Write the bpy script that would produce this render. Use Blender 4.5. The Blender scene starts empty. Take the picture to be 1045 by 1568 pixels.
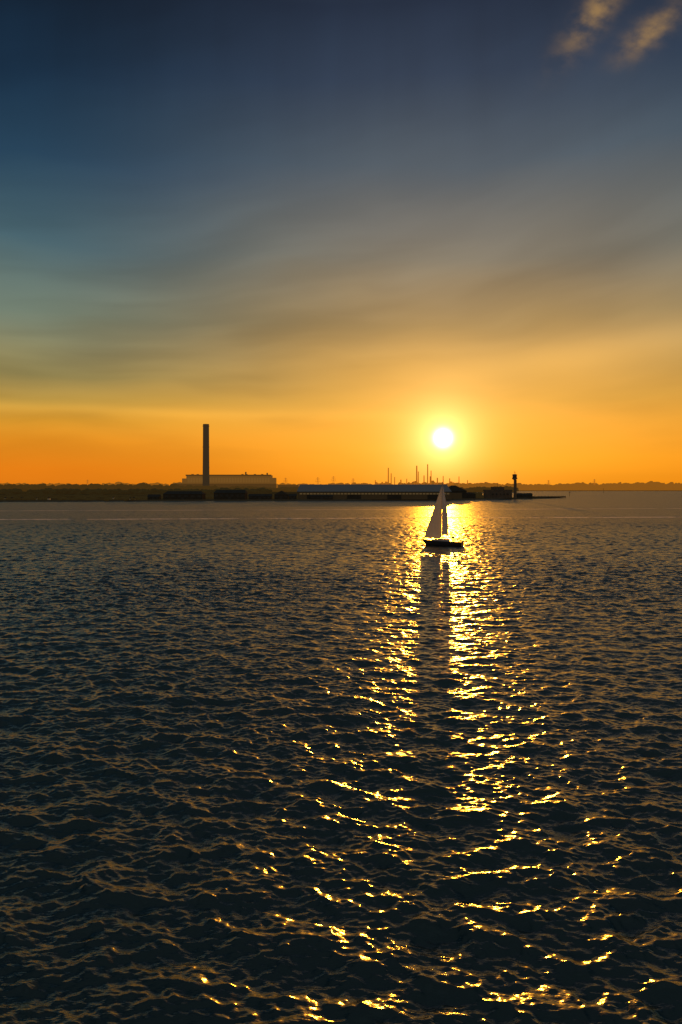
import bpy, bmesh, math, random
import numpy as np
from mathutils import Vector, Matrix
random.seed(4); rng=np.random.default_rng(11)
scene=bpy.context.scene
scene.view_settings.view_transform='Standard'
scene.view_settings.look='None'
scene.view_settings.exposure=0
R=math.radians
SUN_AZ=7.3; SUN_EL=3.45

def s2l(c):
    return tuple(((v/255)/12.92 if v/255<=0.04045 else ((v/255+0.055)/1.055)**2.4) for v in c)

# ------------------------------------------------------------ camera
cam=bpy.data.cameras.new("camera"); camo=bpy.data.objects.new("camera",cam)
scene.collection.objects.link(camo); scene.camera=camo
camo.location=(0,0,14); camo.rotation_euler=(R(90),0,0)
cam.lens=28; cam.sensor_width=36; cam.sensor_fit='AUTO'; cam.shift_y=-0.025
cam.clip_end=60000; cam.clip_start=0.5

# ------------------------------------------------------------ sun
sd=Vector((math.sin(R(SUN_AZ))*math.cos(R(SUN_EL)),math.cos(R(SUN_AZ))*math.cos(R(SUN_EL)),math.sin(R(SUN_EL))))
sl=bpy.data.lights.new("sun","SUN"); sl.energy=5.0; sl.angle=R(0.6); sl.color=(1.0,0.37,0.022)
so=bpy.data.objects.new("sun",sl); scene.collection.objects.link(so)
so.rotation_euler=(-sd).to_track_quat('-Z','Y').to_euler(); so.location=(200,1500,95)

# ------------------------------------------------------------ node helper
class G:
    def __init__(s,nt): s.nt=nt
    def n(s,t,**kw):
        n=s.nt.nodes.new(t)
        for k,v in kw.items(): setattr(n,k,v)
        return n
    def put(s,sock,v):
        if hasattr(v,'is_output'): s.nt.links.new(v,sock)
        else: sock.default_value=v
    def m(s,op,a,b=0.0,c=0.0,clamp=False):
        n=s.n('ShaderNodeMath',operation=op); n.use_clamp=clamp
        s.put(n.inputs[0],a); s.put(n.inputs[1],b); s.put(n.inputs[2],c); return n.outputs[0]
    def ramp(s,f,stops,interp='LINEAR'):
        n=s.n('ShaderNodeValToRGB'); e=n.color_ramp.elements; n.color_ramp.interpolation=interp
        while len(e)>1: e.remove(e[-1])
        e[0].position=stops[0][0]; e[0].color=(*stops[0][1],1)
        for p,c in stops[1:]:
            x=e.new(p); x.color=(*c,1)
        s.put(n.inputs[0],f); return n.outputs[0]
    def mr(s,v,a,b,c,d,smooth=True):
        n=s.n('ShaderNodeMapRange'); n.interpolation_type='SMOOTHSTEP' if smooth else 'LINEAR'
        s.put(n.inputs[0],v)
        for i,x in enumerate((a,b,c,d)): n.inputs[i+1].default_value=x
        return n.outputs[0]
    def mix(s,f,a,b,mode='MIX'):
        n=s.n('ShaderNodeMix',data_type='RGBA',blend_type=mode); n.clamp_factor=True
        s.put(n.inputs[0],f); s.put(n.inputs[6],a); s.put(n.inputs[7],b); return n.outputs[2]
    def comb(s,x,y,z):
        n=s.n('ShaderNodeCombineXYZ'); s.put(n.inputs[0],x); s.put(n.inputs[1],y); s.put(n.inputs[2],z); return n.outputs[0]
    def noise(s,v,scale,detail=3,rough=0.5,dist=0.0):
        n=s.n('ShaderNodeTexNoise'); s.put(n.inputs['Vector'],v); n.inputs['Scale'].default_value=scale
        n.inputs['Detail'].default_value=detail; n.inputs['Roughness'].default_value=rough; n.inputs['Distortion'].default_value=dist
        return n.outputs['Fac']
    def scale(s,col,f):
        n=s.n('ShaderNodeVectorMath',operation='SCALE'); s.put(n.inputs[0],col); s.put(n.inputs[3],f); return n.outputs[0]
    def add(s,a,b):
        n=s.n('ShaderNodeVectorMath',operation='ADD'); s.put(n.inputs[0],a); s.put(n.inputs[1],b); return n.outputs[0]

# ------------------------------------------------------------ sky
w=bpy.data.worlds.new("World"); scene.world=w; w.use_nodes=True
nt=w.node_tree; nt.nodes.clear(); g=G(nt)
tc=g.n('ShaderNodeTexCoord'); sep=g.n('ShaderNodeSeparateXYZ'); nt.links.new(tc.outputs['Generated'],sep.inputs[0])
X,Y,Z=sep.outputs
DEG=180/math.pi
el=g.m('MULTIPLY',g.m('ARCSINE',Z),DEG)
az=g.m('MULTIPLY',g.m('ARCTAN2',X,Y),DEG)
elp=g.m('MAXIMUM',el,0.0)
wob=g.noise(g.comb(g.m('MULTIPLY',az,0.06),g.m('MULTIPLY',elp,0.15),9.0),1.0,2,0.5)
elw=g.m('ADD',elp,g.m('MULTIPLY',g.m('SUBTRACT',wob,0.5),g.mr(elp,2,10,0.3,2.5)))
f45=g.m('DIVIDE',elw,60.0)
L=[(0,(222,120,20)),(1.2,(230,126,20)),(3.0,(224,138,28)),(4.4,(212,148,42)),(5.8,(182,144,62)),(7.5,(148,134,82)),(11.5,(104,118,104)),(16,(66,94,104)),(21,(34,66,90)),(26,(17,43,66)),(31,(9,25,42)),(40,(54,70,78)),(60,(70,86,94))]
Rr=[(0,(240,142,16)),(2,(242,154,30)),(4.3,(228,154,48)),(6,(210,152,60)),(8.5,(190,144,72)),(11.5,(162,134,88)),(16,(120,116,104)),(22,(76,90,102)),(27,(46,61,82)),(31,(31,43,63)),(40,(58,72,80)),(60,(70,86,94))]
cl=g.ramp(f45,[(p/60,s2l(c)) for p,c in L]); cr=g.ramp(f45,[(p/60,s2l(c)) for p,c in Rr])
azd=g.m('ABSOLUTE',g.m('SUBTRACT',az,SUN_AZ+4))
base=g.mix(g.mr(azd,4,34,0,1),cr,cl)
# soft layered veil cloud: broad smooth bands, level low down and rising gently to the right higher up
v=g.m('MULTIPLY',g.m('ADD',elp,g.m('MULTIPLY',wob,3.2)),g.m('SUBTRACT',1.0,g.m('MULTIPLY',az,g.mr(elp,4,14,0.0,0.010))))
n1=g.noise(g.comb(g.m('MULTIPLY',az,0.034),g.m('MULTIPLY',v,0.16),0.35),1.0,3,0.45)
n2=g.noise(g.comb(g.m('MULTIPLY',az,0.075),g.m('MULTIPLY',v,0.45),7.0),1.0,3,0.45)
n12=g.m('ADD',g.m('MULTIPLY',n1,0.66),g.m('MULTIPLY',n2,0.34))
streak=g.mr(n12,0.36,0.64,-1,1)
amp=g.m('MULTIPLY',g.mr(elp,1.0,5,0.08,0.17),g.mr(elp,13,22,1.0,0.35))
def band(c0,slope,wd,a0,a1,amt):
    d=g.m('DIVIDE',g.m('SUBTRACT',g.m('ADD',elp,g.m('MULTIPLY',g.m('SUBTRACT',n1,0.5),3.0)),g.m('ADD',g.m('MULTIPLY',az,slope),c0)),wd)
    return g.m('MULTIPLY',g.m('MULTIPLY',g.m('EXPONENT',g.m('MULTIPLY',g.m('MULTIPLY',d,d),-1.0)),g.mr(az,a0,a1,0,1)),amt)
bands=g.m('ADD',band(11.8,0.19,1.4,-26,-4,-0.13),band(5.4,0.0,0.4,20,-22,0.26))
bands=g.m('ADD',bands,g.m('ADD',band(7.4,0.11,1.1,2,18,0.28),band(6.8,-0.02,0.9,12,-14,-0.12)))
mod=g.m('ADD',g.m('ADD',1.0,g.m('MULTIPLY',streak,amp)),bands)
tint=g.scale(base,mod)
n3=g.noise(g.comb(g.m('MULTIPLY',az,0.28),g.m('MULTIPLY',elp,0.05),3.0),1.0,2,0.5)
tint=g.scale(tint,g.m('ADD',1.0,g.m('MULTIPLY',g.m('SUBTRACT',n3,0.5),g.mr(elp,18,28,0,0.35))))
def wisp(a0,e0,sa,se,rot):
    da=g.m('SUBTRACT',az,a0); de=g.m('SUBTRACT',el,e0)
    c,s_=math.cos(R(rot)),math.sin(R(rot))
    u=g.m('ADD',g.m('MULTIPLY',da,c),g.m('MULTIPLY',de,s_)); t=g.m('SUBTRACT',g.m('MULTIPLY',de,c),g.m('MULTIPLY',da,s_))
    r=g.m('ADD',g.m('POWER',g.m('ABSOLUTE',g.m('DIVIDE',u,sa)),2.0),g.m('POWER',g.m('ABSOLUTE',g.m('DIVIDE',t,se)),2.0))
    return g.m('EXPONENT',g.m('MULTIPLY',r,-1.0))
nw=g.noise(g.comb(g.m('ADD',g.m('MULTIPLY',az,0.45),g.m('MULTIPLY',el,-0.5)),g.m('ADD',g.m('MULTIPLY',el,0.75),g.m('MULTIPLY',az,0.35)),2.0),1.0,4,0.5)
wi=g.m('MULTIPLY',g.m('ADD',wisp(17.8,29.6,2.6,0.9,42),wisp(21.2,28.0,1.9,0.8,28)),g.mr(nw,0.30,0.72,0.05,0.75),clamp=True)
tint=g.mix(wi,tint,(*s2l((166,130,80)),1))
vd=g.n('ShaderNodeVectorMath',operation='DOT_PRODUCT'); nt.links.new(tc.outputs['Generated'],vd.inputs[0]); vd.inputs[1].default_value=sd
ang=g.m('MULTIPLY',g.m('ARCCOSINE',g.m('MINIMUM',vd.outputs['Value'],0.9999999)),DEG)
def ga(wd,k,p=1.0): return g.m('MULTIPLY',g.m('EXPONENT',g.m('MULTIPLY',g.m('POWER',g.m('DIVIDE',ang,wd),p),-1.0)),k)
out=g.add(tint,g.scale((1.0,0.50,0.09),ga(6.0,0.32,1.1)))
out=g.add(out,g.scale((1.0,0.62,0.24),ga(1.25,2.4,1.0)))
out=g.add(out,g.scale((1.0,0.80,0.45),ga(0.46,12.0,2.0)))
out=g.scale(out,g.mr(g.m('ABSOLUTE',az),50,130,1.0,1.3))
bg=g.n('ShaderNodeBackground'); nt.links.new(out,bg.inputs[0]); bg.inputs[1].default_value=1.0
st=g.n('ShaderNodeTexSky'); st.sky_type='NISHITA'; st.sun_disc=False; st.sun_elevation=R(SUN_EL); st.sun_rotation=R(SUN_AZ); st.dust_density=2.0
bg2=g.n('ShaderNodeBackground'); nt.links.new(st.outputs[0],bg2.inputs[0]); bg2.inputs[1].default_value=0.003
ad=g.n('ShaderNodeAddShader'); nt.links.new(bg.outputs[0],ad.inputs[0]); nt.links.new(bg2.outputs[0],ad.inputs[1])
wo=g.n('ShaderNodeOutputWorld'); nt.links.new(ad.outputs[0],wo.inputs[0])

# ------------------------------------------------------------ materials
def mat(name,col,rough=0.7,haze=None,var=0.25,scale=0.2,metal=0.0):
    m=bpy.data.materials.new(name); m.use_nodes=True; nt=m.node_tree; g=G(nt)
    b=nt.nodes['Principled BSDF']; b.inputs['Roughness'].default_value=rough; b.inputs['Metallic'].default_value=metal
    t=g.n('ShaderNodeTexCoord'); n=g.noise(t.outputs['Object'],scale,4,0.6)
    c1=tuple(c*(1-var) for c in col); c2=tuple(c*(1+var) for c in col)
    nt.links.new(g.ramp(n,[(0.3,c1),(0.7,c2)]),b.inputs['Base Color'])
    b.inputs['Specular IOR Level'].default_value=0.0
    if haze:   # haze painted in as a fixed emission per material, standing in for air-light
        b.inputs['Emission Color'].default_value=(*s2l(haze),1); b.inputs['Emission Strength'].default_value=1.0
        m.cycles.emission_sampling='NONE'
    return m
M=dict(
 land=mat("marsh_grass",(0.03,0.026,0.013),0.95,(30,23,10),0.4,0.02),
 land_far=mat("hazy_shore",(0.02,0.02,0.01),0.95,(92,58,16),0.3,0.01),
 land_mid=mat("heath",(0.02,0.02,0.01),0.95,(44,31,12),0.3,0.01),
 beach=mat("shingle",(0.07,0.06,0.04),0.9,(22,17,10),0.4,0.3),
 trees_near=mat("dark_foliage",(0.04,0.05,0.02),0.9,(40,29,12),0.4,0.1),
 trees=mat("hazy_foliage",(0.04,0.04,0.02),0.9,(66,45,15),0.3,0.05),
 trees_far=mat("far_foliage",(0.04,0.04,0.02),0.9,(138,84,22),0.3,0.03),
 dark=mat("tarred_timber",(0.03,0.025,0.02),0.8,(10,9,6)),
 darkroof=mat("slate",(0.035,0.035,0.035),0.8,(12,11,8)),
 hroof=mat("hangar_steel",(0.06,0.07,0.08),0.8,(40,40,40),0.12,0.05),
 hwall=mat("hangar_cladding",(0.045,0.035,0.025),0.8,(30,23,12),0.2),
 glass=mat("window_glass",(0.08,0.08,0.08),0.4,(76,60,34),0.1),
 white=mat("white_paint",(0.45,0.42,0.38),0.6,(40,32,18),0.3,1.0),
 stone=mat("castle_stone",(0.08,0.065,0.05),0.85,(18,14,9),0.3,0.5),
 conc=mat("tower_concrete",(0.08,0.07,0.06),0.8,(26,19,10),0.2,0.3),
 chim=mat("chimney_concrete",(0.025,0.022,0.02),0.85,(52,40,25),0.15,0.03),
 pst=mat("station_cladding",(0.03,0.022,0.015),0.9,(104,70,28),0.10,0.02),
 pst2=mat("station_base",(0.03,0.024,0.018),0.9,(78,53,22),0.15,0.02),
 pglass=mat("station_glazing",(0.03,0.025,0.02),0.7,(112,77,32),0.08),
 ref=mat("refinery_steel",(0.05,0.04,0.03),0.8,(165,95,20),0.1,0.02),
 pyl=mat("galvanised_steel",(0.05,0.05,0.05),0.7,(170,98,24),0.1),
)

def obj(name,vs,fs,m,parent=None,smooth=False):
    me=bpy.data.meshes.new(name); me.from_pydata([tuple(v) for v in vs],[],fs); me.update()
    me.materials.append(m); o=bpy.data.objects.new(name,me); scene.collection.objects.link(o)
    if parent: o.parent=parent
    if smooth: me.polygons.foreach_set('use_smooth',[True]*len(me.polygons))
    return o
def empty(name,loc=(0,0,0),rz=0):
    o=bpy.data.objects.new(name,None); scene.collection.objects.link(o); o.location=loc; o.rotation_euler[2]=rz; return o
class B:
    def __init__(s): s.v=[]; s.f=[]
    def box(s,x0,x1,y0,y1,z0,z1):
        k=len(s.v); s.v+=[(x0,y0,z0),(x1,y0,z0),(x1,y1,z0),(x0,y1,z0),(x0,y0,z1),(x1,y0,z1),(x1,y1,z1),(x0,y1,z1)]
        s.f+=[tuple(k+i for i in q) for q in ((0,3,2,1),(4,5,6,7),(0,1,5,4),(1,2,6,5),(2,3,7,6),(3,0,4,7))]; return s
    def gable(s,x0,x1,y0,y1,z0,z1,axis='x',hip=0.0):
        k=len(s.v)
        if axis=='x':
            ym=(y0+y1)/2; r=[(x0+hip,ym,z1),(x1-hip,ym,z1)]
            s.v+=[(x0,y0,z0),(x1,y0,z0),(x1,y1,z0),(x0,y1,z0)]+r
            q=((0,1,5,4),(2,3,4,5),(1,2,5),(3,0,4),(0,3,2,1))
        else:
            xm=(x0+x1)/2; r=[(xm,y0+hip,z1),(xm,y1-hip,z1)]
            s.v+=[(x0,y0,z0),(x1,y0,z0),(x1,y1,z0),(x0,y1,z0)]+r
            q=((0,1,4),(1,2,5,4),(2,3,5),(3,0,4,5),(0,3,2,1))
        s.f+=[tuple(k+i for i in t) for t in q]; return s
    def rev(s,cx,cy,prof,seg=20):
        k=len(s.v); n=len(prof)
        for r,z in prof:
            for i in range(seg):
                a=2*math.pi*i/seg; s.v.append((cx+r*math.cos(a),cy+r*math.sin(a),z))
        for j in range(n-1):
            for i in range(seg):
                i2=(i+1)%seg; s.f.append((k+j*seg+i,k+j*seg+i2,k+(j+1)*seg+i2,k+(j+1)*seg+i))
        s.f.append(tuple(k+(n-1)*seg+i for i in range(seg))); s.f.append(tuple(k+i for i in reversed(range(seg)))); return s
    def rod(s,a,b,r0,r1=None,seg=6):
        r1=r0 if r1 is None else r1
        a=Vector(a); b=Vector(b); d=(b-a).normalized(); u=d.orthogonal().normalized(); w_=d.cross(u); k=len(s.v)
        for p,r in ((a,r0),(b,r1)):
            for i in range(seg):
                t=2*math.pi*i/seg; s.v.append(tuple(p+u*r*math.cos(t)+w_*r*math.sin(t)))
        for i in range(seg):
            i2=(i+1)%seg; s.f.append((k+i,k+i2,k+seg+i2,k+seg+i))
        s.f.append(tuple(k+i for i in reversed(range(seg)))); s.f.append(tuple(k+seg+i for i in range(seg))); return s
    def o(s,name,m,parent=None,smooth=False): return obj(name,s.v,s.f,m,parent,smooth)

# ------------------------------------------------------------ WATER (FFT sea state on a sheet reaching the horizon)
def cascade(Lt,N,lmin,lmax,seed):
    r=np.random.default_rng(seed)
    k=2*np.pi*np.fft.fftfreq(N,Lt/N); KX,KY=np.meshgrid(k,k,indexing='ij'); K=np.hypot(KX,KY); K[0,0]=1
    lam=2*np.pi/K
    band=((lam>=lmin)&(lam<lmax)).astype(float)
    wd=R(78)
    c=np.cos(np.arctan2(KY,KX)-wd)
    spread=0.20+0.80*np.abs(c)**2.2*np.where(c>0,1,0.35)
    kp=2*np.pi/3.3
    P=np.exp(-1.0*(kp/K)**2)/K**4.0*spread*band*(2*np.pi/Lt)**2
    h=(r.normal(size=(N,N))+1j*r.normal(size=(N,N)))*np.sqrt(P); h[0,0]=0
    H=np.real(np.fft.ifft2(h))*N*N
    DX=np.real(np.fft.ifft2(1j*KX/K*h))*N*N; DY=np.real(np.fft.ifft2(1j*KY/K*h))*N*N
    S=np.real(np.fft.ifft2(1j*KX*h))**2+np.real(np.fft.ifft2(1j*KY*h))**2
    return Lt,N,H,DX,DY,S.mean()*N**4
cs=[cascade(293.0,512,4.0,60,1),cascade(71.3,512,0.9,4.0,2),cascade(17.9,512,0.25,0.9,3)]
tot=sum(c[5] for c in cs); A=math.sqrt(0.066/tot)
ds=[];d=2.0
while d<16: ds.append(d); d+=0.5
while d<40: ds.append(d); d+=0.05
while d<6000: ds.append(d); d+=0.05*(d/40)**1.6
ds+= [6000,8000,12000,20000,40000]
ds=np.array(ds)
dense=np.arange(-0.54,0.54,0.0011)
side=np.concatenate([np.linspace(0.60,1.0,30),np.linspace(1.04,math.pi,40)])
azs=np.concatenate([-side[::-1],dense,side])
nr,nc=len(ds),len(azs)
D2,A2=np.meshgrid(ds,azs,indexing='ij')
PX=D2*np.sin(A2); PY=D2*np.cos(A2); PZ=np.zeros_like(PX)
rs=np.gradient(ds)[:,None]; cp=np.gradient(azs)[None,:]*D2
sp=np.maximum(rs*0.6,cp)
def samp(F,N,Lt,x,y):
    u=(x/Lt*N)%N; v_=(y/Lt*N)%N; i=np.floor(u).astype(int); j=np.floor(v_).astype(int); fu=u-i; fv=v_-j; i%=N; j%=N; i2=(i+1)%N; j2=(j+1)%N
    return F[i,j]*(1-fu)*(1-fv)+F[i2,j]*fu*(1-fv)+F[i,j2]*(1-fu)*fv+F[i2,j2]*fu*fv
OX=np.zeros_like(PX);OY=np.zeros_like(PX)
gust=1.0+0.22*np.sin(PX/23+1.3*np.sin(PY/31))*np.sin(PY/19+PX/57+0.8*np.sin(PX/17))
for ci,((Lt,N,H,DX,DY,S),lm) in enumerate(zip(cs,(7.0,1.8,0.5))):
    wt=np.clip((lm/sp-1.0)/1.5,0,1)*A*(gust if ci else 1.0)
    PZ+=samp(H,N,Lt,PX,PY)*wt
    OX+=samp(DX,N,Lt,PX,PY)*wt*0.4; OY+=samp(DY,N,Lt,PX,PY)*wt*0.4
co=np.stack([PX+OX,PY+OY,PZ],-1).reshape(-1,3).astype(np.float32)
idx=np.arange(nr*nc).reshape(nr,nc)
q=np.stack([idx[:-1,:-1],idx[1:,:-1],idx[1:,1:],idx[:-1,1:]],-1).reshape(-1,4)[:,::-1]
me=bpy.data.meshes.new("water"); me.vertices.add(len(co)); me.vertices.foreach_set('co',co.ravel())
me.loops.add(q.size); me.loops.foreach_set('vertex_index',q.ravel().astype(np.int32))
me.polygons.add(len(q)); me.polygons.foreach_set('loop_start',np.arange(0,q.size,4,dtype=np.int32))
me.polygons.foreach_set('use_smooth',np.ones(len(q),dtype=bool))
me.update(calc_edges=True)
water=bpy.data.objects.new("water",me); scene.collection.objects.link(water)
m=bpy.data.materials.new("sea_water"); m.use_nodes=True; nt=m.node_tree; g=G(nt); b=nt.nodes['Principled BSDF']
t=g.n('ShaderNodeTexCoord'); sp_=g.n('ShaderNodeSeparateXYZ'); nt.links.new(t.outputs['Object'],sp_.inputs[0])
px,py,pz=sp_.outputs
mp=g.n('ShaderNodeMapping'); nt.links.new(t.outputs['Object'],mp.inputs[0]); mp.inputs['Rotation'].default_value=(0,0,R(12)); mp.inputs['Scale'].default_value=(0.55,1.3,1)
nA=g.noise(mp.outputs[0],3.0,3,0.6); nB=g.noise(mp.outputs[0],0.5,2,0.6)
far=g.mr(py,60,450,0,1)
hgt=g.m('ADD',g.m('MULTIPLY',nA,0.06),g.m('MULTIPLY',nB,g.m('MULTIPLY',far,0.8)))
bp=g.n('ShaderNodeBump'); nt.links.new(hgt,bp.inputs['Height']); bp.inputs['Strength'].default_value=0.8; bp.inputs['Distance'].default_value=1.0
nt.links.new(bp.outputs[0],b.inputs['Normal'])
wn=g.noise(g.comb(g.m('MULTIPLY',px,0.012),0.0,0.0),1.0,3,0.5)
def line(y0,tilt,wd,seed,amt):
    yy=g.m('ADD',g.m('SUBTRACT',py,y0),g.m('ADD',g.m('MULTIPLY',px,tilt),g.m('MULTIPLY',g.m('SUBTRACT',wn,0.5),14.0)))
    ln=g.m('EXPONENT',g.m('MULTIPLY',g.m('POWER',g.m('ABSOLUTE',g.m('DIVIDE',yy,wd)),2.0),-1.0))
    br=g.mr(g.noise(g.comb(g.m('MULTIPLY',px,0.06),g.m('MULTIPLY',py,0.06),seed),1.0,3,0.7),0.34,0.54,0,1)
    return g.m('MULTIPLY',g.m('MULTIPLY',ln,br),amt)
foam=g.m('ADD',line(350,-0.10,4.0,1.0,1.0),line(480,-0.12,6,5.0,0.6),clamp=True)
nt.links.new(g.mix(foam,(0.010,0.024,0.020,1),(0.9,0.82,0.75,1)),b.inputs['Base Color'])
b.inputs['IOR'].default_value=1.6
nt.links.new(g.m('ADD',g.mr(py,30,300,0.17,0.36,False),g.m('MULTIPLY',foam,0.5)),b.inputs['Roughness'])
me.materials.append(m)

# ------------------------------------------------------------ LAND
def sheet(name,pts,z,slope,m,m2):
    bm=bmesh.new()
    P=[]
    for i in range(len(pts)):
        a=Vector(pts[i]);b_=Vector(pts[(i+1)%len(pts)]); n=max(1,int((b_-a).length/25)) if (b_-a).length<1500 else 1
        for k in range(n):
            p=a.lerp(b_,k/n); P.append((p.x+(random.uniform(-2,2) if k else 0),p.y+(random.uniform(-4,4) if k else 0)))
    top=[bm.verts.new((p[0],p[1],z)) for p in P]
    n=len(P); out=[]
    for i,p in enumerate(P):
        a=Vector(P[i-1]);c=Vector(P[(i+1)%n]); t_=(c-a).normalized(); nn=Vector((t_.y,-t_.x))
        out.append(bm.verts.new((p[0]+nn.x*slope,p[1]+nn.y*slope,-1.0)))
    f=bm.faces.new(top); bmesh.ops.triangulate(bm,faces=[f])
    for i in range(n):
        j=(i+1)%n; ff=bm.faces.new((top[i],top[j],out[j],out[i])); ff.material_index=1
    bmesh.ops.recalc_face_normals(bm,faces=bm.faces)
    me=bpy.data.meshes.new(name); bm.to_mesh(me); me.materials.append(m); me.materials.append(m2)
    o=bpy.data.objects.new(name,me); scene.collection.objects.link(o); return o
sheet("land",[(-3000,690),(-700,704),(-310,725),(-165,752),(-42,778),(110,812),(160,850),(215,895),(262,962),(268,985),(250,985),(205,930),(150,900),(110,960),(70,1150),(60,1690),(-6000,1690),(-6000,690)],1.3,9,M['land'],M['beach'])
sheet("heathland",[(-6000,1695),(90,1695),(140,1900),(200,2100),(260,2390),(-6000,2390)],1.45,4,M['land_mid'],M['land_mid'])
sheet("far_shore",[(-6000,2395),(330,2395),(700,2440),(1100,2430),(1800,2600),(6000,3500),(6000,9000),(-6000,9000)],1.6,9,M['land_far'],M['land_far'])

ico=bmesh.new(); bmesh.ops.create_icosphere(ico,subdivisions=2,radius=1.0); iv=np.array([v.co[:] for v in ico.verts]); ifc=np.array([[v.index for v in f.verts] for f in ico.faces])
def belt(name,items,m):
    V=[];F=[];k=0
    for x,y,z,rx,rz in items:
        for c in range(5):
            s=rng.uniform(0.45,0.8); off=np.array([rng.uniform(-.7,.7)*rx,rng.uniform(-.5,.5)*rx,rng.uniform(0.1,1.0)*rz])
            v_=iv*(1+rng.normal(0,0.16,(len(iv),1)))*np.array([rx*s,rx*s,rz*s*0.7])+off+np.array([x,y,z])
            V.append(v_);F.append(ifc+k);k+=len(iv)
    V=np.concatenate(V);F=np.concatenate(F)
    return obj(name,V.tolist(),F.tolist(),m)
def items(x0,x1,yf,n,h0,h1,rx=9,dy=25):
    out=[];ph=rng.uniform(0,6,4)
    for i in range(n):
        x=rng.uniform(x0,x1); u=x/180
        e=0.5+0.25*math.sin(u+ph[0])+0.15*math.sin(3.1*u+ph[1])+0.1*math.sin(9*u+ph[2])
        h=(h0+(h1-h0)*e)*rng.uniform(0.8,1.05)
        out.append((x,yf(x)+rng.uniform(-dy,dy),1.0,rx*rng.uniform(.7,1.4),h/1.35))
    return out
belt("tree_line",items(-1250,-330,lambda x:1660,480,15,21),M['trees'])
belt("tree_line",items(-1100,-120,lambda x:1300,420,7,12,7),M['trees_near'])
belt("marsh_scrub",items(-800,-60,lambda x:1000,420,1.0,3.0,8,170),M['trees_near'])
belt("tree_line",items(-380,420,lambda x:1900,300,9,15),M['trees'])
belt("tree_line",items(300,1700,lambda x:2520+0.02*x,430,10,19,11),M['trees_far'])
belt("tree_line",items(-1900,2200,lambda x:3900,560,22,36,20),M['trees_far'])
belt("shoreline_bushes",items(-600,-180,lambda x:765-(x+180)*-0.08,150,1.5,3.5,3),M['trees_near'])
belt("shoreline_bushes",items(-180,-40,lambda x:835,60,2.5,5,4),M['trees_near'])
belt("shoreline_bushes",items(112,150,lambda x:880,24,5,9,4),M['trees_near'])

# ------------------------------------------------------------ POWER STATION
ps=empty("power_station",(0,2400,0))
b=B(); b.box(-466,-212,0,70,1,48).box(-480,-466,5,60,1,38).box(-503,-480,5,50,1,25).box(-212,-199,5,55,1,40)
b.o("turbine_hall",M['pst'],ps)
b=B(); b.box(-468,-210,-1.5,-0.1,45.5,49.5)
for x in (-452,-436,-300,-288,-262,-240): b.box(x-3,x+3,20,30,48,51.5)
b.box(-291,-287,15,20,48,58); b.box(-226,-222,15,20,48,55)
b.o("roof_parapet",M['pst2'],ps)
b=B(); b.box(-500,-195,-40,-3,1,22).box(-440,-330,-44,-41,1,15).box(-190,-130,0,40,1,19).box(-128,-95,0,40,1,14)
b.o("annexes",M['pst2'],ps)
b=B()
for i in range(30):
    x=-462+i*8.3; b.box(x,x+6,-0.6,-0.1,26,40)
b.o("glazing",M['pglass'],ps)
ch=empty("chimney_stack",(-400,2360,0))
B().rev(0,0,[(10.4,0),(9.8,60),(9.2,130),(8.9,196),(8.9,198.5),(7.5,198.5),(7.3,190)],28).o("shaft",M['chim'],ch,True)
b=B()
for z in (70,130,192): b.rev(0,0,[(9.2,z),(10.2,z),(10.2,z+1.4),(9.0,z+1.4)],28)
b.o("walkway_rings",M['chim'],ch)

# ------------------------------------------------------------ REFINERY
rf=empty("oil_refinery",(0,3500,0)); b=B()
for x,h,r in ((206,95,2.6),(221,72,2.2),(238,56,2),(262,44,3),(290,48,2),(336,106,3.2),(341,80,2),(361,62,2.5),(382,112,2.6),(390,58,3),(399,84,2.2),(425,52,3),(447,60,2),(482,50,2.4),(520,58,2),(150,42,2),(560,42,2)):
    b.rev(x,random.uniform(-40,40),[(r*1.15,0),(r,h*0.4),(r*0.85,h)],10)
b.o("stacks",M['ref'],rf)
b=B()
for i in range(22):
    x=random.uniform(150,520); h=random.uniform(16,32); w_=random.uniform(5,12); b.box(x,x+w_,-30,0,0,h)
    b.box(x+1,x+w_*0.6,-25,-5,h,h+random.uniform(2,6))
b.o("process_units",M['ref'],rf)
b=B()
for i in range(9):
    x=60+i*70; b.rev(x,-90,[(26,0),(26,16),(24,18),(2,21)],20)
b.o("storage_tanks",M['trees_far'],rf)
def pylon(x,y,h):
    e=empty("electricity_pylon",(x,y,0)); b=B(); r=0.45; bw=h*0.11; tw=h*0.025
    lv=[0,0.25,0.45,0.62,0.76,0.9,1.0]
    def c(f,i):
        w_=bw+(tw-bw)*min(1,f/0.76); s=((-1,-1),(1,-1),(1,1),(-1,1))[i]; return (w_*s[0],w_*s[1],h*f)
    for a,b2 in zip(lv[:-1],lv[1:]):
        for i in range(4):
            b.rod(c(a,i),c(b2,i),r,seg=4); b.rod(c(a,i),c(b2,(i+1)%4),r*0.6,seg=4)
    b.o("lattice",M['pyl'],e); b=B()
    for f,L_ in ((0.66,0.20),(0.79,0.16),(0.92,0.12)):
        b.rod((-h*L_,0,h*f),(h*L_,0,h*f),r,seg=4)
        for s in (-1,1): b.rod((0,0,h*(f+0.05)),(s*h*L_,0,h*f),r*0.6,seg=4); b.rod((s*h*L_,0,h*f),(s*h*L_,0,h*(f-.04)),r*.6,seg=4)
    b.o("cross_arms",M['pyl'],e)
for x,h in ((-205,46),(-86,48),(-28,52),(45,44),(-300,40)): pylon(x,2950,h)
for x,h in ((-1050,42),(860,40),(1050,44)): pylon(x,3300,h)

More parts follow.
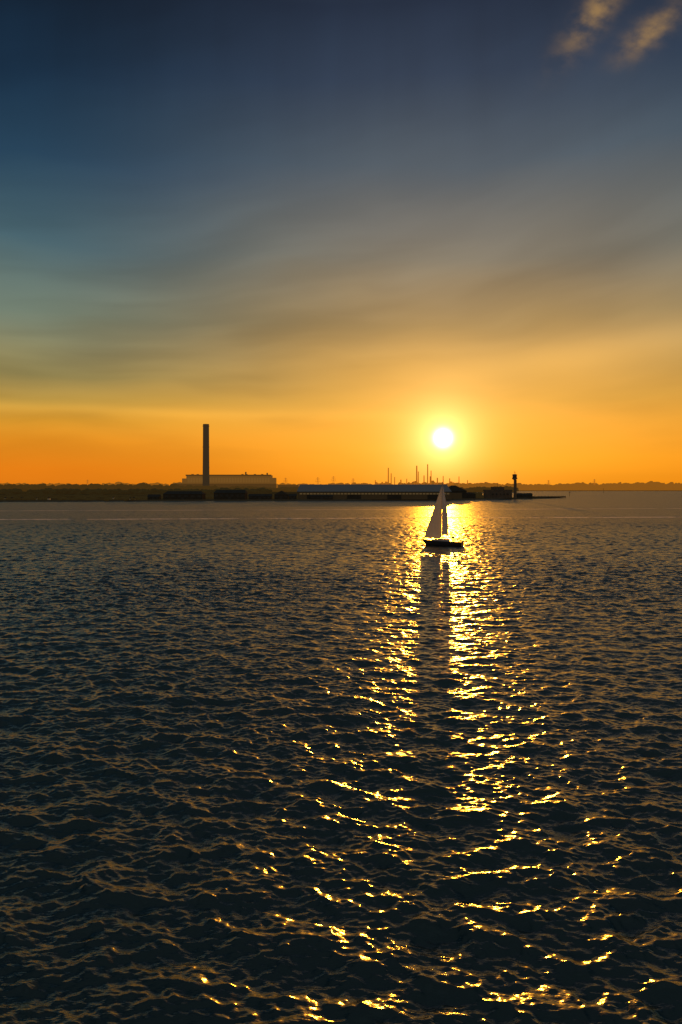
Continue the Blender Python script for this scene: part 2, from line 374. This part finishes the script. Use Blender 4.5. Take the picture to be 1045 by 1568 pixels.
# ------------------------------------------------------------ SPIT BUILDINGS
def shed(name,x0,x1,y,dep,eave,ridge,wall,roof,axis='x',hip=0.0,wins=6):
    e=empty(name,((x0+x1)/2,y,1.2)); hw=(x1-x0)/2
    B().box(-hw,hw,0,dep,0,eave).o("walls",wall,e)
    B().gable(-hw-.5,hw+.5,-.6,dep+.6,eave+.004,ridge,axis,hip).o("roof",roof,e)
    b=B(); n=wins; st=2*hw/n
    for i in range(n):
        x=-hw+st*(i+.5); b.box(x-st*.28,x+st*.28,-.12,-.02,eave*.45,eave*.8)
    b.o("windows",M['glass'] if n>10 else M['darkroof'],e)
    b=B().box(-1.5,1.5,-.14,-.03,0,eave*.42); b.o("door",roof,e)
    return e
shed("boat_shed",-171.6,-133.7,768,18,5.4,8.2,M['dark'],M['darkroof'],hip=3)
shed("storage_shed",-123,-92.7,770,20,6.5,9.4,M['dark'],M['darkroof'],hip=1.5)
shed("clubhouse",-90,-68,775,12,3.2,5.4,M['dark'],M['darkroof'],wins=5)
shed("boathouse",-65,-52,778,14,4.8,8.6,M['dark'],M['darkroof'],'y',wins=3)
shed("store_hut",-51,-44,778,9,3.5,5.5,M['dark'],M['darkroof'],wins=2)
shed("cottage",-187,-176,770,9,2.8,5.0,M['dark'],M['darkroof'],wins=3)
hg=empty("aircraft_hangar",(33,792,1.2))
B().box(-76,76,0,44,0,7.6).o("walls",M['hwall'],hg)
b=B(); b.gable(-77,77,-1,45,7.61,14.8,'x',2.0); b.o("roof",M['hroof'],hg)
b=B()
for i in range(39): b.box(-76.3+i*4-.12,-76.3+i*4+.12,-1.02,-.9,7.2,7.9)
b.box(-77,77,-1.3,-1.03,7.0,7.6); b.o("gutter",M['darkroof'],hg)
b=B()
for i in range(44):
    x=-74+i*3.4; b.box(x,x+2.5,-.2,-.05,4.8,6.2)
b.o("clerestory_windows",M['glass'],hg)
b=B()
for x in (-60,-20,20,60): b.box(x-7,x+7,-.25,-.06,0,4.5)
b.o("doors",M['dark'],hg)
h2=empty("end_hangar",(122,836,1.2))
B().box(-14,10,0,30,0,8).box(10,20,4,26,0,4.5).o("walls",M['dark'],h2)
B().gable(-14.6,10.6,-.6,30.6,8.01,13.8,'y').gable(10.3,21,3.5,26.5,4.51,6.6,'y').o("roof",M['darkroof'],h2)
B().box(-9,5,-.2,-.05,0,6).o("doors",M['hwall'],h2)
shed("waterfront_store",-30,-8,781,8,3.2,4.6,M['dark'],M['darkroof'],wins=5)
b=B()
for i in range(28): b.rod((-130+i*9,762+i*1.6,-1),(-130+i*9,762+i*1.6,1.9),.22,seg=6)
b.o("timber_groyne",M['dark'])
e=empty("beach_huts",(0,0,1.2)); bw=B(); br=B()
x=-420
while x<-196:
    if random.random()<0.5:
        y=735+(x+420)*0.11; h=random.uniform(1.5,2.0); bw.box(x,x+2.0,y,y+3,0,h); br.gable(x-.15,x+2.15,y-.2,y+3.2,h+.004,h+1.1,'y')
    x+=random.choice((2.9,3.1,9,16))
bw.o("walls",M['white'],e); br.o("roofs",M['darkroof'],e)

# ------------------------------------------------------------ CASTLE
ca=empty("coastal_castle",(171.8,874,1.2))
b=B(); b.rev(0,0,[(16.2,0),(15.6,1.2),(15.3,8.0)],40).rev(0,0,[(7.3,8),(7.0,11.4)],28)
b.box(-16,-6,-13,-3,0,9.2); b.box(6,13,-14,-6,0,8.0); b.o("walls",M['stone'],ca)
b=B()
for i in range(20):
    a=2*math.pi*i/20
    for rr,z,s in ((14.7,8.01,1.1),):
        x=rr*math.cos(a);y=rr*math.sin(a); b.box(x-s,x+s,y-s,y+s,z,z+1.2)
for i in range(12):
    a=2*math.pi*i/12; x=6.4*math.cos(a);y=6.4*math.sin(a); b.box(x-.8,x+.8,y-.8,y+.8,11.41,12.3)
b.o("battlements",M['stone'],ca)
b=B()
for x in (-8,-4,0,4,8): b.box(x-.5,x+.5,-16.3,-13.5,3.4,5.2)
b.o("embrasures",M['dark'],ca)
b=B().rod((0,0,11.3),(0,0,17),.12); b.o("flagpole",M['dark'],ca)
# ------------------------------------------------------------ LOOKOUT TOWER
tw=empty("lookout_tower",(191.9,880,1.2))
b=B(); b.rev(0,0,[(1.2,0),(1.05,19.5),(1.9,20.6)],12); b.box(.9,2.1,-.6,.6,0,20); b.o("shaft",M['conc'],tw)
b=B(); b.rev(0,0,[(2.7,20.61),(2.9,20.8),(2.9,22.2),(2.5,22.2)],8).rev(0,0,[(1.9,24.8),(3.0,25.2),(2.9,25.7),(1.2,26.4)],8); b.rev(0,0,[(3.1,22.0),(3.1,22.3),(2.4,22.3)],8); b.o("cabin",M['conc'],tw)
B().rev(0,0,[(2.4,22.31),(2.4,24.79)],8).o("cabin_glazing",M['darkroof'],tw)
b=B().rod((0,0,26.3),(0,0,30),.14).rod((-.9,0,28.2),(.9,0,28.2),.1).rod((1.2,0,26),(1.2,0,28.6),.08); b.o("antennas",M['dark'],tw)
shed("lifeboat_station",197,214,890,10,3.2,5.2,M['dark'],M['darkroof'],wins=4)
b=B(); b.box(214,262,930,933,1.0,2.4)
for i in range(13): b.rod((214+i*4,929.5,-1),(214+i*4,929.5,3.2),.18)
b.o("jetty",M['dark'])
for x,y,h in ((330,1150,5),(560,1700,8)):
    b=B().rod((x,y,-1),(x,y,h),.3,.2).box(x-.6,x+.6,y-.6,y+.6,h,h+1.0); b.o("channel_marker",M['dark'])

# ------------------------------------------------------------ SAILING YACHT
def simple(name,col,rough,trans=0.0):
    m=bpy.data.materials.new(name); m.use_nodes=True; nt=m.node_tree; g=G(nt); p=nt.nodes['Principled BSDF']
    p.inputs['Roughness'].default_value=rough
    t=g.n('ShaderNodeTexCoord'); n=g.noise(t.outputs['Object'],1.4,4,0.6)
    c=g.ramp(n,[(0.3,tuple(v_*.88 for v_ in col)),(0.7,col)]); nt.links.new(c,p.inputs['Base Color'])
    if trans:
        tr=g.n('ShaderNodeBsdfTranslucent'); nt.links.new(g.mix(1.0,c,(0.50,0.60,0.85,1),'MULTIPLY'),tr.inputs[0])
        mx=g.n('ShaderNodeMixShader'); mx.inputs[0].default_value=trans
        nt.links.new(p.outputs[0],mx.inputs[1]); nt.links.new(tr.outputs[0],mx.inputs[2]); nt.links.new(mx.outputs[0],nt.nodes['Material Output'].inputs[0])
    return m
sailm=simple("sailcloth",(0.66,0.65,0.69),0.8,0.08)
hullm=simple("navy_gelcoat",(0.03,0.035,0.05),0.25); deckm=simple("deck_white",(0.6,0.58,0.55),0.5); alum=simple("anodised_spar",(0.25,0.25,0.26),0.4); cloth=simple("oilskin",(0.12,0.03,0.02),0.7)
yt=empty("sailing_yacht",(23.9,188,0.0)); yt.rotation_euler=(R(2.5),0,R(180-24))
Lh=9.8; st=24; sec=9; V=[];F=[]
def hb(t): return 1.62*(math.sin(math.pi*min(1,(t*0.80+0.20)))**0.62 if t<1 else 0)
def sheer(t): return 1.05+0.35*t*t
for i in range(st+1):
    t=i/st; x=-Lh/2+Lh*t; w_=hb(t) if t<1 else 0.02; zs=sheer(t); zk=-0.45*math.sin(math.pi*min(1,t*0.86+0.1))+ (0.15 if t==0 else 0) + (0.9*max(0,(t-.9)/.1)**2)
    for j in range(sec):
        u=j/(sec-1)*2-1; a=abs(u)
        y=w_*math.copysign(math.sin(math.pi/2*a)**0.75 if a>0 else 0,u); z=zk+(zs-zk)*(a**2.6)
        V.append((x-0.35*(1-a)*max(0,(t-.85)/.15)*2,y,z))
for i in range(st):
    for j in range(sec-1):
        a=i*sec+j; F.append((a,a+1,a+sec+1,a+sec))
F.append(tuple(range(sec)))
obj("hull",V,F,hullm,yt,True)
V=[];F=[]
for i in range(st+1):
    t=i/st; x=-Lh/2+Lh*t; w_=(hb(t) if t<1 else 0.02)*0.985; V+= [(x,-w_,sheer(t)-.01),(x,0,sheer(t)+.05),(x,w_,sheer(t)-.01)]
for i in range(st):
    a=i*3; F+=[(a,a+1,a+4,a+3),(a+1,a+2,a+5,a+4)]
obj("deck",V,F,deckm,yt)
V=[];F=[]
prof=[(-1.6,0.95,1.10,1.62),(-1.4,0.95,1.12,1.68),(0.8,0.85,1.14,1.64),(2.2,0.55,1.20,1.50),(2.7,0.4,1.25,1.30)]
for x,w_,z0,z1 in prof: V+=[(x,-w_,z0),(x,-w_*.82,z1-.04),(x,0,z1+.04),(x,w_*.82,z1-.04),(x,w_,z0)]
for i in range(len(prof)-1):
    for j in range(4): a=i*5+j; F.append((a,a+1,a+6,a+5))
F.append((0,1,2,3,4)); obj("coachroof",V,F,deckm,yt)
b=B()
for s in (-1,1):
    for x in (-0.9,0,0.9): b.box(x-.28,x+.28,s*.87-.03,s*.87+.03,1.32,1.48)
b.o("cabin_windows",hullm,yt)
B().rod((0.3,0,1.1),(0.15,0,15.1),.09,.055,8).o("mast",alum,yt)
BA=R(82); bl=4.0; bx=lambda r:(0.2-math.cos(BA)*r, -math.sin(BA)*r)
e1=bx(bl); B().rod((0.2,0,2.25),(e1[0],e1[1],2.35),.06).o("boom",alum,yt)
b=B(); mh=(0.15,0,15.0)
b.rod((4.75,0,1.4),(0.2,0,14.6),.015,seg=4).rod((-4.8,0,1.1),mh,.012,seg=4)
for s in (-1,1):
    b.rod((0.1,s*1.5,1.15),(0.2,s*.75,8.0),.012,seg=4).rod((0.2,s*.75,8.0),mh,.012,seg=4).rod((0.25,0,8.0),(0.2,s*.75,8.0),.03,seg=4)
b.o("rigging",alum,yt)
def sail(name,head,tack,clew,camb,side,roach=0.0,nu=14,nv=26):
    head,tack,clew=map(Vector,(head,tack,clew)); V=[];F=[]
    nrm=(tack-head).cross(clew-head).normalized()*side
    for j in range(nv+1):
        v_=j/nv; a=tack.lerp(head,v_); c=clew.lerp(head,v_); ch=(c-a)
        ext=roach*math.sin(math.pi*v_)
        for i in range(nu+1):
            u=i/nu; p=a+ch*u+ (clew-tack).normalized()*ext*u
            p+=nrm*camb*(1-v_*.8)*math.sin(math.pi*u**0.8)
            V.append(p)
    for j in range(nv):
        for i in range(nu): a=j*(nu+1)+i; F.append((a,a+1,a+nu+2,a+nu+1))
    return obj(name,V,F,sailm,yt,True)
sail("genoa",(0.25,0,14.3),(4.55,0,1.75),(0.55,-0.9,1.8),0.45,-1,0.05)
c_=bx(3.8); sail("mainsail",(0.12,-0.02,14.7),(0.18,-0.03,2.45),(c_[0],c_[1],2.5),0.3,1,0.9)
b=B()
for s in (-1,1):
    pts=[(-4.6,1.25),(-3.4,1.45),(-1.7,1.58),(0,1.55),(1.7,1.3),(3.3,.8),(4.7,.12)]
    for (x,y) in pts: b.rod((x,s*y,1.1),(x,s*y,1.85),.015,seg=4)
    for p,q_ in zip(pts[:-1],pts[1:]): b.rod((p[0],s*p[1],1.84),(q_[0],s*q_[1],1.84),.01,seg=4)
b.rod((-4.7,-1.2,1.85),(-4.7,1.2,1.85),.015,seg=4).o("guard_rails",alum,yt)
B().rod((-3.9,0,1.0),(-3.9,0,1.75),.05).rev(-3.9,0,[(.05,1.7),(.4,1.72),(.4,1.76),(.05,1.78)],14).o("wheel_pedestal",alum,yt)
def crew(name,loc,rz):
    J=[((0,0,.0),.17),((0,0,.28),.18),((0,0,.50),.19),((0,0,.62),.07),((0,0,.72),.105),((0,0,.84),.09),
       ((0.1,.20,.50),.08),((.22,.27,.28),.06),((.42,.18,.32),.045),((0.1,-.20,.50),.08),((.22,-.27,.28),.06),((.42,-.18,.32),.045),
       ((.42,.12,.02),.09),((.46,.13,-.38),.065),((.60,.13,-.42),.05),((.42,-.12,.02),.09),((.46,-.13,-.38),.065),((.60,-.13,-.42),.05)]
    E=[(0,1),(1,2),(2,3),(3,4),(4,5),(2,6),(6,7),(7,8),(2,9),(9,10),(10,11),(0,12),(12,13),(13,14),(0,15),(15,16),(16,17)]
    me=bpy.data.meshes.new(name); me.from_pydata([j[0] for j in J],E,[]); o=bpy.data.objects.new(name,me); scene.collection.objects.link(o)
    sk=o.modifiers.new("skin",'SKIN'); 
    for i,j in enumerate(J): me.skin_vertices[0].data[i].radius=(j[1],j[1])
    me.skin_vertices[0].data[0].use_root=True
    o.modifiers.new("sub",'SUBSURF').levels=1; me.materials.append(cloth); o.parent=yt; o.location=loc; o.rotation_euler[2]=rz
try:
    crew("helmsman",(-4.2,0.35,1.62),0); crew("crew_member",(-2.4,-1.0,1.55),R(90))
except Exception as ex: print("crew",ex)
